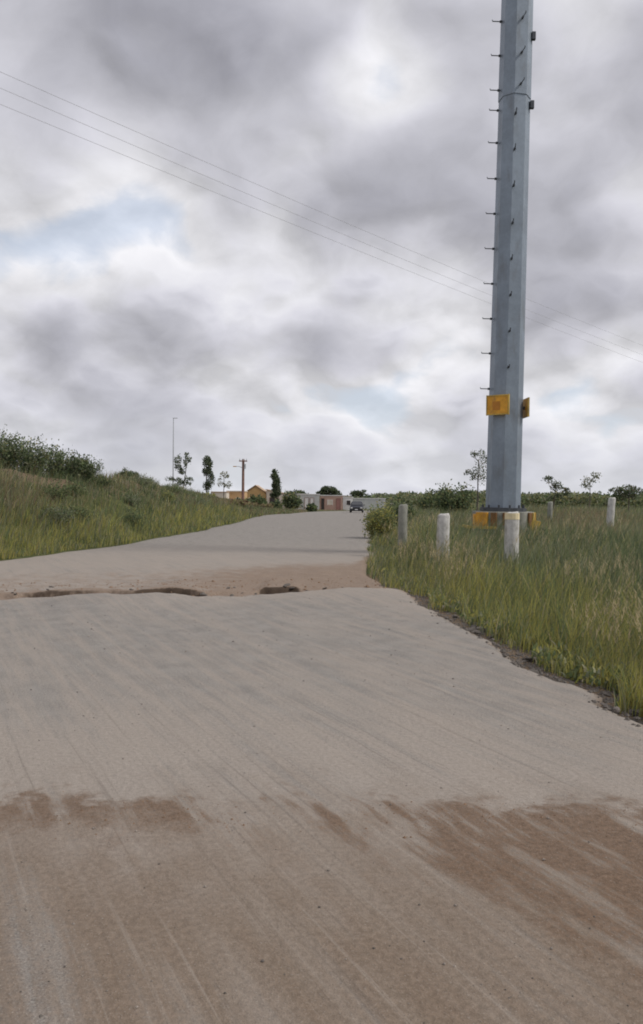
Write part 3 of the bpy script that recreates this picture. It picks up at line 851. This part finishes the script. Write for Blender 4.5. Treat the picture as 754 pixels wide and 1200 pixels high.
# climbing bolts in two rows
def step_bolt(z, ang):
    d = Vector((math.cos(ang), math.sin(ang), 0)); c = pc(z) + d * (prad(z) - .03)
    mb = MB().tube([c, c + d * .26, c + d * .265 + Vector((0, 0, .035))], .0125, 6)
    mb.tube([c + d * .02, c + d * .07], .032, 6)
    mb.build('step_bolt', MATS['bolt_steel'], pole)
zpx = lambda py: at(590, py, PY).z - gpole
for py in (-60, -16, 26, 66, 106.5, 130, 168, 210, 251, 292, 333, 374, 414.5, 456): step_bolt(zpx(py), math.pi + .05)
for py in (-40, 4, 142, 183, 225, 268, 309, 350.5, 392, 433.5): step_bolt(zpx(py), -math.pi / 2 - .14)
for py in (32, 72, 108): step_bolt(zpx(py), -math.pi / 2 + .12)
for py in (46, 126): 
    z = zpx(py); c = pc(z)
    d = Vector((math.cos(-.35), math.sin(-.35), 0))
    MB().box(c + d * (prad(z) + .03), (.10, .09, .20)).build('lifting_lug', MATS['bolt_steel'], pole, bevel=.012)
# amber plates bolted round the shaft
def plate(px, py, ang, w, h, dist):
    z = zpx(py); c = pc(z); d = Vector((math.cos(ang), math.sin(ang), 0)); M = Matrix.Rotation(ang + math.pi / 2, 3, 'Z')
    o = MB().box(c + d * dist, (w, .035, h), M).build('warning_plate', MATS['amber_paint'], pole, bevel=.006)
    mb = MB()
    for sx in (-1, 1):
        mb.box(c + d * (dist + .004) + M @ Vector((sx * (w / 2 - .012), 0, 0)), (.03, .045, h + .012), M)
        mb.box(c + d * (dist + .006) + M @ Vector((0, 0, sx * (h / 2 - .012))), (w - .05, .045, .03), M)
    mb.build('plate_rim', MATS['yellow_paint'], o)
    MB().box(c + d * (dist + .0185) + M @ Vector((-.03, 0, -.02)), (.20, .006, .22), M).build('faded_patch', MATS['dark_amber'], o)
    MB().box(c + d * (dist - .10), (.06, .22, .08), M).build('bracket', MATS['bolt_steel'], o)
plate(580, 477, -math.pi / 2 - .60, .60, .50, .55)
plate(613, 478, .03, .58, .48, .51)
# plinth: concrete block with hazard painted panels, yellow kerb and a loose yellow board
mb = MB()
mb.tube([(0, 0, -.35), (0, 0, zb0 - .05)], .80, 8, phase=math.pi / 8)
mb.build('plinth', MATS['old_concrete'], pole, bevel=.02)
for k in range(8):
    a = k * math.pi / 4; d = Vector((math.cos(a), math.sin(a), 0)); M = Matrix.Rotation(a + math.pi / 2, 3, 'Z')
    half = .80 * math.sin(math.pi / 8); ap = .80 * math.cos(math.pi / 8)
    zc_ = zb0 - .05 - .19
    for (kk, x0, x1, z0, z1, mt) in ((5, -1, .15, -.18, .17, 'amber_paint'), (5, .45, 1, -.18, .17, 'brown_paint'), (4, .2, 1, -.18, .12, 'amber_paint'), (6, -.6, .0, -.15, .17, 'brown_paint'),
                                 (7, -.1, .35, -.18, .17, 'brown_paint'), (7, .55, .85, -.18, .17, 'yellow_paint'), (0, -.9, .3, -.18, .17, 'amber_paint')):
        if kk != k: continue
        q = [d * (ap + .003) + M @ Vector((u * half * .985, 0, 0)) + Vector((0, 0, zc_ + vz)) for (u, vz) in ((x0, z0), (x1, z0), (x1, z1), (x0, z1))]
        MB().extrude(q, d, .05).build('bracket_panel', MATS[mt], pole, bevel=.008)
zk = zb0 - .45
for k in (4, 5, 0):
    a = k * math.pi / 4; d = Vector((math.cos(a), math.sin(a), 0)); M = Matrix.Rotation(a + math.pi / 2, 3, 'Z')
    MB().box(d * .95 + Vector((0, 0, zk - (.12 if k == 0 else 0))), (.78, .07, .07), M).build('yellow_rail', MATS['yellow_paint'], pole, bevel=.008)
for k in range(8):
    a = k * math.pi / 4 + math.pi / 8; d = Vector((math.cos(a), math.sin(a), 0)) * 1.0
    MB().tube([d + Vector((0, 0, -.3)), d + Vector((0, 0, zk - .01))], .03, 6).build('rail_leg', MATS['black_paint'], pole)
M = Matrix.Rotation(.25, 3, 'Y')
bp = at(626, 622, PY - .9)
o = MB().box((0, 0, 0), (.22, .04, .52), M).build('yellow_board', MATS['yellow_paint'], bevel=.006)
o.location = (bp.x, PY - .9, max(bp.z, gz(bp.x, PY - .9) + .22)); tag(o, 'weathered yellow board leaning in the grass against the pole base', 'board')

# ------------------------------------------------------------------ white posts
def post(px, topy, Y, wpx, lab, tilt=0.0, cap=False, mat='whitewash'):
    b = at(px, topy, Y); x = b.x; g = gz(x, Y); H = b.z - g; r = wpx * Y / F_PX / 2
    root = empty('white_post', (x, Y, g)); root.rotation_euler = (0, tilt, 0)
    zs = [-.35, .0, H * .4, H * .8, H - r * .35, H - r * .08, H]
    rs = [r * 1.04, r * 1.02, r, r * .985, r * .97, r * .86, r * .45]
    MB().tube([(0.006 * math.sin(k * 2), 0, z) for k, z in enumerate(zs)], rs, 14).build('shaft', MATS[mat], root, smooth=True)
    if cap:
        MB().tube([(0, 0, H - .13), (0, 0, H - .02)], [r * 1.03, r * 1.02], 14).build('cap_band', MATS['post_cap'], root, smooth=False)
    tag(root, lab, 'post', 'white posts in the grass')
post(600.5, 600, 13.6, 17, 'white concrete post in the grass standing in front of the steel pole base', cap=True)
post(520, 602, 15.2, 15, 'white concrete post in the grass between pole and road')
post(472.5, 591, 19.0, 11, 'slim weathered white post nearest the bright roadside bush', mat='old_concrete')
post(715, 583, 25, 8.5, 'thin white post leaning in the open field right of the pole', tilt=.05)
post(645, 588, 32, 6, 'faint grey post in the field beside the lopsided thorn tree', mat='old_concrete')

# ------------------------------------------------------------------ overhead wires
for k, (pl, pm, prr) in enumerate((((0, 84), (560, 331), (754, 405)), ((0, 103), (560, 344), (754, 416)), ((0, 122), (560, 354), (754, 425)))):
    P0 = at(*pl, 33.8); P1 = at(*pm, 61.0); P2 = at(*prr, 82.4)
    # one smooth sagging curve through the three, carried on past both sides
    s0, s1, s2 = P0.y, P1.y, P2.y
    pts = []
    for i in range(41):
        s = -6 + (150 + 6) * i / 40
        xx = P0.x + (P2.x - P0.x) * (s - s0) / (s2 - s0)
        l0 = (s - s1) * (s - s2) / ((s0 - s1) * (s0 - s2)); l1 = (s - s0) * (s - s2) / ((s1 - s0) * (s1 - s2)); l2 = (s - s0) * (s - s1) / ((s2 - s0) * (s2 - s1))
        pts.append((xx, s, P0.z * l0 + P1.z * l1 + P2.z * l2))
    o = MB().tube(pts, .008, 5).build('overhead_wire', MATS['wire'])
    tag(o, ('uppermost', 'middle', 'lowest')[k] + ' of three thin overhead wires crossing the sky behind the pole', 'wire', 'overhead wires')

# ------------------------------------------------------------------ far things: mast, utility pole, houses, car
b = at(203, 580, 92); g = gz(b.x, 92)
root = empty('lamp_mast', (b.x, 92, g)); h = at(203, 490, 92).z - g
MB().tube([(0, 0, -.2), (0, 0, h * .5), (0, 0, h)], [.09, .07, .04], 8).build('shaft', MATS['pale_metal'], root)
MB().box((.2, 0, h), (.55, .12, .07)).build('lamp_head', MATS['pale_metal'], root)
tag(root, 'tall thin pale mast rising behind the bank beside the forked tree', 'mast')

b = at(285, 580, 95); g = gz(b.x, 95); s = 95 / F_PX
root = empty('utility_pole', (b.x, 95, g)); h = at(285, 538, 95).z - g
MB().tube([(0, 0, -.3), (0, 0, h)], [.19, .15], 8).build('shaft', MATS['rust_wood'], root)
MB().box((0, -.16, h - .25), (1.0, .12, .14)).build('crossarm', MATS['rust_wood'], root)
for sx in (-.42, 0, .42): MB().tube([(sx, -.16, h - .18), (sx, -.16, h + .05)], [.05, .03], 6).build('insulator', MATS['pale_metal'], root)
ar = MB().tube([(0, 0, h - 1.1), (-.5, 0, h - .92), (-.95, 0, h - .90)], .035, 6).build('lamp_arm', MATS['pale_metal'], root)
MB().box((-1.05, 0, h - .92), (.40, .16, .10)).build('lamp_head', MATS['amber_paint'], ar)
MB().tube([(.22, -.12, h - 1.2), (.22, -.12, h - .6)], .13, 8).build('transformer_can', MATS['pale_metal'], root)
tag(root, 'reddish-brown wooden utility pole with crossarm and street lamp arm by houses', 'utility pole')

def house(name, px0, px1, topy, Y, depth, wallm, lab, cat='building', roof=None, roofm='tan_roof', openings=(), parapet=None):
    a0 = at(px0, 580, Y); a1 = at(px1, 580, Y); cx = (a0.x + a1.x) / 2; wdt = a1.x - a0.x
    g = gz(cx, Y) ; h = at((px0 + px1) / 2, topy, Y).z - g
    root = empty(name, (cx, Y, g)); fy = 0.0
    eave = h if roof is None else h * .68
    MB().box((0, depth / 2, eave / 2 - .3), (wdt, depth, eave + .6)).build('wall', MATS[wallm], root)
    if roof == 'gable_front':            # ridge running away from the road
        pr = [(-wdt / 2 - .2, -.25, eave), (wdt / 2 + .2, -.25, eave), (0, -.25, h)]
        MB().extrude([(-wdt / 2, 0, eave), (wdt / 2, 0, eave), (0, 0, h - .12)], (0, 1, 0), depth).build('gable', MATS[wallm], root)
        for sx in (-1, 1):
            MB().extrude([(sx * (wdt / 2 + .3), -.3, eave - .1), (0, -.3, h), (0, -.3, h + .12), (sx * (wdt / 2 + .3), -.3, eave + .02)], (0, 1, 0), depth + .6).build('roof_slope', MATS[roofm], root)
    elif roof == 'lean':                 # ridge along the front, falling to the right
        MB().extrude([(-wdt / 2 - .2, 0, h), (wdt / 2 + .3, 0, eave + .05), (wdt / 2 + .3, 0, eave + .17), (-wdt / 2 - .2, 0, h + .12)], (0, 1, 0), depth + .5).build('roof', MATS[roofm], root).location.y = -.25
        MB().extrude([(-wdt / 2, 0, eave), (wdt / 2, 0, eave), (-wdt / 2, 0, h)], (0, 1, 0), depth).build('side_wall', MATS[wallm], root)
    elif roof is None:
        MB().box((0, depth / 2, eave + .07), (wdt + .2, depth + .2, .14)).build('roof_slab', MATS[parapet or 'white_wall'], root)
    for (nm, f0, f1, z0, z1, mt) in openings:
        x0, x1 = -wdt / 2 + f0 * wdt, -wdt / 2 + f1 * wdt
        fr = MB()
        for (c, d) in (((x0, 0, (z0 + z1) / 2), (.08, .10, z1 - z0 + .16)), ((x1, 0, (z0 + z1) / 2), (.08, .10, z1 - z0 + .16)), (((x0 + x1) / 2, 0, z1 + .04), (x1 - x0 - .08, .10, .08))):
            fr.box((c[0], -.03, c[2]), d)
        f = fr.build(nm, MATS['white_wall' if nm == 'window' else 'rust_wood'], root)
        MB().box(((x0 + x1) / 2, -.012, (z0 + z1) / 2), (x1 - x0 - .08, .02, z1 - z0)).build('pane' if nm == 'window' else 'door_leaf', MATS[mt], f)
    return tag(root, lab, cat)

house('ochre_house', 287, 312, 569, 142, 7, 'ochre_wall', 'ochre house with a low gable facing the road, behind the utility pole', roof='gable_front', openings=(('window', .2, .45, 1.1, 2.1, 'dark_opening'), ('door', .6, .82, .05, 2.1, 'rust_wood')))
house('tan_roofed_house', 312.5, 344, 574, 140, 7, 'cream_wall', 'cream house under a sloping tan roof with a dark open doorway, below the cypress', roof='lean', openings=(('door', .12, .45, .05, 2.1, 'dark_opening'), ('window', .66, .86, 1.0, 1.9, 'dark_opening')))
house('orange_house', 266, 286, 576, 132, 6, 'orange_wall', 'low orange house with pale flat roof between bare tree and utility pole', parapet='cream_wall', openings=(('window', .55, .8, 1.1, 2.0, 'dark_opening'),))
house('white_shed', 248, 265.5, 577, 128, 5, 'cream_wall', 'small whitish shed next to the low orange house', parapet='tan_roof', openings=(('door', .2, .45, .05, 2.0, 'dark_opening'),))
house('pale_building', 345, 374.5, 579.5, 148, 6, 'grey_wall', 'long pale grey building with light panels left of the pink one', openings=(('window', .12, .32, 1.1, 2.1, 'dark_opening'), ('door', .42, .58, .05, 2.3, 'white_wall'), ('door', .64, .78, .05, 2.3, 'white_wall')))
house('pink_building', 375, 402, 581, 150, 6, 'pink_wall', 'pinkish brown roadside building with white roof edge and reddish door', openings=(('door', .06, .2, .05, 2.2, 'dark_opening'), ('window', .34, .56, 1.0, 1.9, 'cream_wall'), ('door', .72, .9, .05, 2.2, 'red_door')))
house('white_kiosk', 403, 414, 583, 158, 4, 'white_wall', 'small white kiosk beside the pink building', cat='kiosk', openings=(('window', .3, .75, 1.1, 2.0, 'dark_opening'),))
house('boundary_wall', 414.5, 452, 584.5, 172, .3, 'grey_wall', 'plain grey boundary wall across the bend behind the dark car', cat='wall')

def car(px, Y):
    b = at(px, 580, Y); g = float(road_z(np.array([b.x]), np.array([Y]))[0])
    root = empty('car', (b.x, Y, g), R(-4))
    # lengthwise profile, nose toward -Y
    W2 = .87
    def loft(secs, name, m, par):
        mb = MB(); n = len(secs[0])
        for sct in secs: mb.v += sct
        for i in range(len(secs) - 1):
            for k in range(n):
                k2 = (k + 1) % n; mb.f.append((i * n + k, i * n + k2, (i + 1) * n + k2, (i + 1) * n + k))
        mb.f.append(tuple(range(n))[::-1]); mb.f.append(tuple((len(secs) - 1) * n + k for k in range(n)))
        return mb.build(name, MATS[m], par, bevel=.03, smooth=True)
    def sec(y, z0, z1, w0, w1): return [(-w0, y, z0), (w0, y, z0), (w0 * 1.0, y, (z0 + z1) / 2), (w1, y, z1), (-w1, y, z1), (-w0, y, (z0 + z1) / 2)]
    body = loft([sec(-2.1, .32, .70, .74, .66), sec(-1.95, .24, .80, W2, .80), sec(-.95, .24, .95, W2, .83), sec(1.5, .24, .98, W2, .83), sec(2.0, .30, .92, .80, .74)], 'body', 'car_paint', root)
    loft([sec(-.95, .94, .96, .80, .78), sec(-.25, .94, 1.46, .79, .62), sec(1.2, .94, 1.48, .79, .62), sec(1.85, .94, 1.0, .77, .72)], 'cabin', 'car_paint', root)
    MB().extrude([(-.70, -.93, 1.0), (.70, -.93, 1.0), (.58, -.33, 1.42), (-.58, -.33, 1.42)], (0, -.57, .82), .03).build('windscreen', MATS['car_glass'], root)
    for sx in (-1, 1):
        MB().extrude([(sx * .80, -.5, 1.02), (sx * .80, 1.2, 1.02), (sx * .66, 1.0, 1.40), (sx * .66, -.15, 1.40)], (sx, 0, .3), .02).build('side_window', MATS['car_glass'], root)
        MB().box((sx * .62, -2.05, .64), (.30, .12, .14)).build('headlight', MATS['headlight'], root, bevel=.03)
        MB().box((sx * .97, -.72, 1.02), (.18, .10, .13)).build('mirror', MATS['car_trim'], root, bevel=.03)
        for yy_ in (-1.35, 1.35):
            wv_ = MB().tube([(sx * .68, yy_, .31), (sx * .88, yy_, .31)], .31, 18).build('wheel', MATS['rubber'], root)
            MB().tube([(sx * .87, yy_, .31), (sx * .895, yy_, .31)], .18, 12).build('rim', MATS['pale_metal'], wv_)
    MB().box((0, -2.1, .42), (1.5, .10, .18)).build('bumper', MATS['car_trim'], root, bevel=.03)
    MB().box((0, -2.13, .60), (.8, .06, .12)).build('grille', MATS['car_trim'], root)
    MB().box((0, -2.17, .44), (.36, .02, .12)).build('number_plate', MATS['plate_white'], root)
    tag(root, 'dark car with grey windscreen facing along the road near far buildings', 'car')
car(418.5, 101)

# ------------------------------------------------------------------ stones and clods
def stone_mesh(seed, sx, sy, sz):
    bm = bmesh.new(); bmesh.ops.create_icosphere(bm, subdivisions=2, radius=1)
    r = random.Random(seed); off = [Vector((r.gauss(0, 1), r.gauss(0, 1), r.gauss(0, 1))).normalized() for _ in range(7)]
    cut = [r.uniform(.62, .92) for _ in off]
    for v in bm.verts:
        for d, c in zip(off, cut):
            k = v.co.dot(d)
            if k > c: v.co -= d * (k - c)
        v.co = Vector((v.co.x * sx, v.co.y * sy, v.co.z * sz))
    me = bpy.data.meshes.new('stone'); bm.to_mesh(me); bm.free(); return me
stone_meshes = [stone_mesh(k, .06 * rnd.uniform(.7, 1.4), .05 * rnd.uniform(.7, 1.3), .035 * rnd.uniform(.7, 1.2)) for k in range(6)]
for mm in stone_meshes: mm.materials.append(MATS['stone'])
slab_meshes = [stone_mesh(k + 40, .11 * rnd.uniform(.6, 1.3), .085 * rnd.uniform(.7, 1.3), .04 * rnd.uniform(.8, 1.3)) for k in range(6)]
for mm in slab_meshes: mm.materials.append(MATS['dark_stone'])
for k in range(30):                                    # broken asphalt lumps along the crumbled right edge
    y = 3.9 * (12.6 / 3.9) ** rnd.random(); x = float(edge_r(np.array([y]))[0]) + rnd.uniform(.02, .34)
    o = link_mesh('asphalt_lump', slab_meshes[k % 6]); o.location = (x, y, gz(x, y) + .012)
    o.rotation_euler = (rnd.gauss(0, .25), rnd.gauss(0, .25), rnd.uniform(0, 6.28)); sc_ = rnd.uniform(.3, .85); o.scale = (sc_,) * 3
    tag(o, 'dark broken asphalt lump lying along the crumbled road edge by the grass', 'rubble', 'asphalt lumps along the road edge')
for k in range(16):
    y = 4.0 * (11.5 / 4.0) ** rnd.random(); x = float(edge_r(np.array([y]))[0]) + rnd.uniform(.12, .5)
    o = link_mesh('pale_stone', stone_meshes[k % 6]); o.location = (x, y, gz(x, y) + .02)
    o.rotation_euler = (rnd.gauss(0, .2), rnd.gauss(0, .2), rnd.uniform(0, 6.28)); sc_ = rnd.uniform(.5, 1.25); o.scale = (sc_,) * 3
    tag(o, 'pale stone among the weeds at the crumbled road edge', 'stone', 'pale stones along the road edge')
def on_road(px, py):
    d = ray(px, py); t = CAM_H / -d.z; x, y = d.x * t, d.y * t
    return x, y, float(road_z(np.array([x]), np.array([y]))[0])
peb = stone_mesh(91, .011, .009, .007); peb.materials.append(MATS['stone'])
pebd = stone_mesh(92, .010, .009, .006); pebd.materials.append(MATS['dark_stone'])
for k in range(14):
    px, py = (308, 1127) if k == 0 else (521, 1129) if k == 1 else (rnd.uniform(0, 754), rnd.uniform(900, 1190))
    x, y, z = on_road(px, py)
    o = link_mesh('pebble', pebd if k % 3 == 0 else peb); o.location = (x, y, z + .003); o.rotation_euler = (0, 0, rnd.uniform(0, 6.28))
    o.scale = (rnd.uniform(.3, .65),) * 3
    tag(o, 'dark pebble lying loose on the dusty near road' if k % 3 == 0 else 'pale pebble lying loose on the dusty near road', 'pebble', 'dark loose pebbles on the near road' if k % 3 == 0 else 'pale loose pebbles on the near road')
# loose crumbs of soil in the washed band and the broken strip: uncountable
def crumbs():
    V = []; Tt = []; o_ = 0
    n1, n2 = 2600, 1500
    x = np.concatenate([rng.uniform(-2.4, 2.2, n1), rng.uniform(-6.5, 1.2, n2)])
    y = np.concatenate([3.52 + rng.normal(0, .12, n1), np.zeros(n2)])
    y[n1:] = lip_y(x[n1:]) + rng.uniform(-.15, 2.0, n2)
    s = np.concatenate([rng.gamma(2, .0011, n1), rng.gamma(2, .0042, n2)])
    ok = np.concatenate([(np.abs(x[:n1]) > .35) | (rng.uniform(0, 1, n1) < .3), np.ones(n2, bool)]) & (x < edge_r(y) - .02)
    x, y, s = x[ok], y[ok], np.clip(s[ok], .002, .045); n = len(x)
    z = road_z(x, y)
    oc = np.array([[1, 0, 0], [-1, 0, 0], [0, 1, 0], [0, -1, 0], [0, 0, .7], [0, 0, -.6]])
    V = oc[None] * s[:, None, None] * rng.uniform(.6, 1.3, (n, 6, 1)) + np.stack([x, y, z], 1)[:, None]
    f = np.array([[0, 2, 4], [2, 1, 4], [1, 3, 4], [3, 0, 4], [2, 0, 5], [1, 2, 5], [3, 1, 5], [0, 3, 5]])
    Tt = (np.arange(n) * 6)[:, None, None] + f[None]
    o = link_mesh('soil_crumbs', np_mesh('soil_crumbs', V.reshape(-1, 3), None, Tt.reshape(-1, 3)), MATS['clod'])
    tag(o, 'loose brown soil crumbs scattered over the washed dirt strips', 'soil', kind='stuff')
crumbs()
def gravel():
    n = 5200
    y = 3.2 * (13.5 / 3.2) ** rng.uniform(0, 1, n); x = edge_r(y) + rng.normal(.15, .10, n)
    s = np.clip(rng.gamma(2, .006, n), .003, .03)
    er_ = edge_r(y); z = np.where(x < er_, road_z(x, y), ground_z(x, y))
    oc = np.array([[1, 0, 0], [-1, 0, 0], [0, 1, 0], [0, -1, 0], [0, 0, .7], [0, 0, -.6]])
    V = oc[None] * s[:, None, None] * rng.uniform(.6, 1.3, (n, 6, 1)) + np.stack([x, y, z], 1)[:, None]
    f = np.array([[0, 2, 4], [2, 1, 4], [1, 3, 4], [3, 0, 4], [2, 0, 5], [1, 2, 5], [3, 1, 5], [0, 3, 5]])
    Tt = (np.arange(n) * 6)[:, None, None] + f[None]
    o = link_mesh('edge_gravel', np_mesh('edge_gravel', V.reshape(-1, 3), None, Tt.reshape(-1, 3)), MATS['dark_stone'])
    tag(o, 'dark gravel crumbled off the asphalt edge', 'gravel', kind='stuff')
gravel()

def grit():
    n = 9000
    y = 1.9 * (11.5 / 1.9) ** rng.uniform(0, 1, n); x = rng.uniform(-.62, .62, n) * (y + .8)
    s = np.clip(rng.gamma(2, .0011, n), .0012, .008) * np.clip(y / 4.5, .8, 1.7)
    ok = (x < edge_r(y) - .02) & (fbm(x * 1.3, y * 1.3, 141) + .25 * rng.uniform(-1, 1, n) > .47)
    x, y, s = x[ok], y[ok], s[ok]; n = len(x); z = road_z(x, y)
    oc = np.array([[1, 0, 0], [-1, 0, 0], [0, 1, 0], [0, -1, 0], [0, 0, .7], [0, 0, -.6]])
    V = oc[None] * s[:, None, None] * rng.uniform(.6, 1.3, (n, 6, 1)) + np.stack([x, y, z + s * .2], 1)[:, None]
    f = np.array([[0, 2, 4], [2, 1, 4], [1, 3, 4], [3, 0, 4], [2, 0, 5], [1, 2, 5], [3, 1, 5], [0, 3, 5]])
    c = np.where(rng.uniform(0, 1, (n, 1)) < .45, np.array([[.10, .088, .078]]), np.array([[.25, .215, .185]])) * rng.uniform(.6, 1.3, (n, 1))
    Tt = (np.arange(n) * 6)[:, None, None] + f[None]
    o = link_mesh('road_grit', np_mesh('road_grit', V.reshape(-1, 3), None, Tt.reshape(-1, 3), np.repeat(c, 6, 0)), MATS['grit_stone'])
    tag(o, 'fine loose grit scattered over the dusty road', 'grit', kind='stuff')
grit()

for k in range(26):                                    # broken asphalt in the break across the road
    x = rnd.uniform(-5.2, .7); y = float(lip_y(np.array([x]))[0]) + abs(rnd.gauss(.25, .35))
    o = link_mesh('asphalt_chunk', slab_meshes[(k * 5) % 6]); o.location = (x, y, float(road_z(np.array([x]), np.array([y]))[0]) + .008)
    o.rotation_euler = (rnd.gauss(0, .3), rnd.gauss(0, .3), rnd.uniform(0, 6.28)); sc_ = rnd.uniform(.2, .5); o.scale = (sc_,) * 3
    tag(o, 'broken asphalt chunk lying in the dirt break across the road', 'rubble', 'asphalt chunks in the road break')
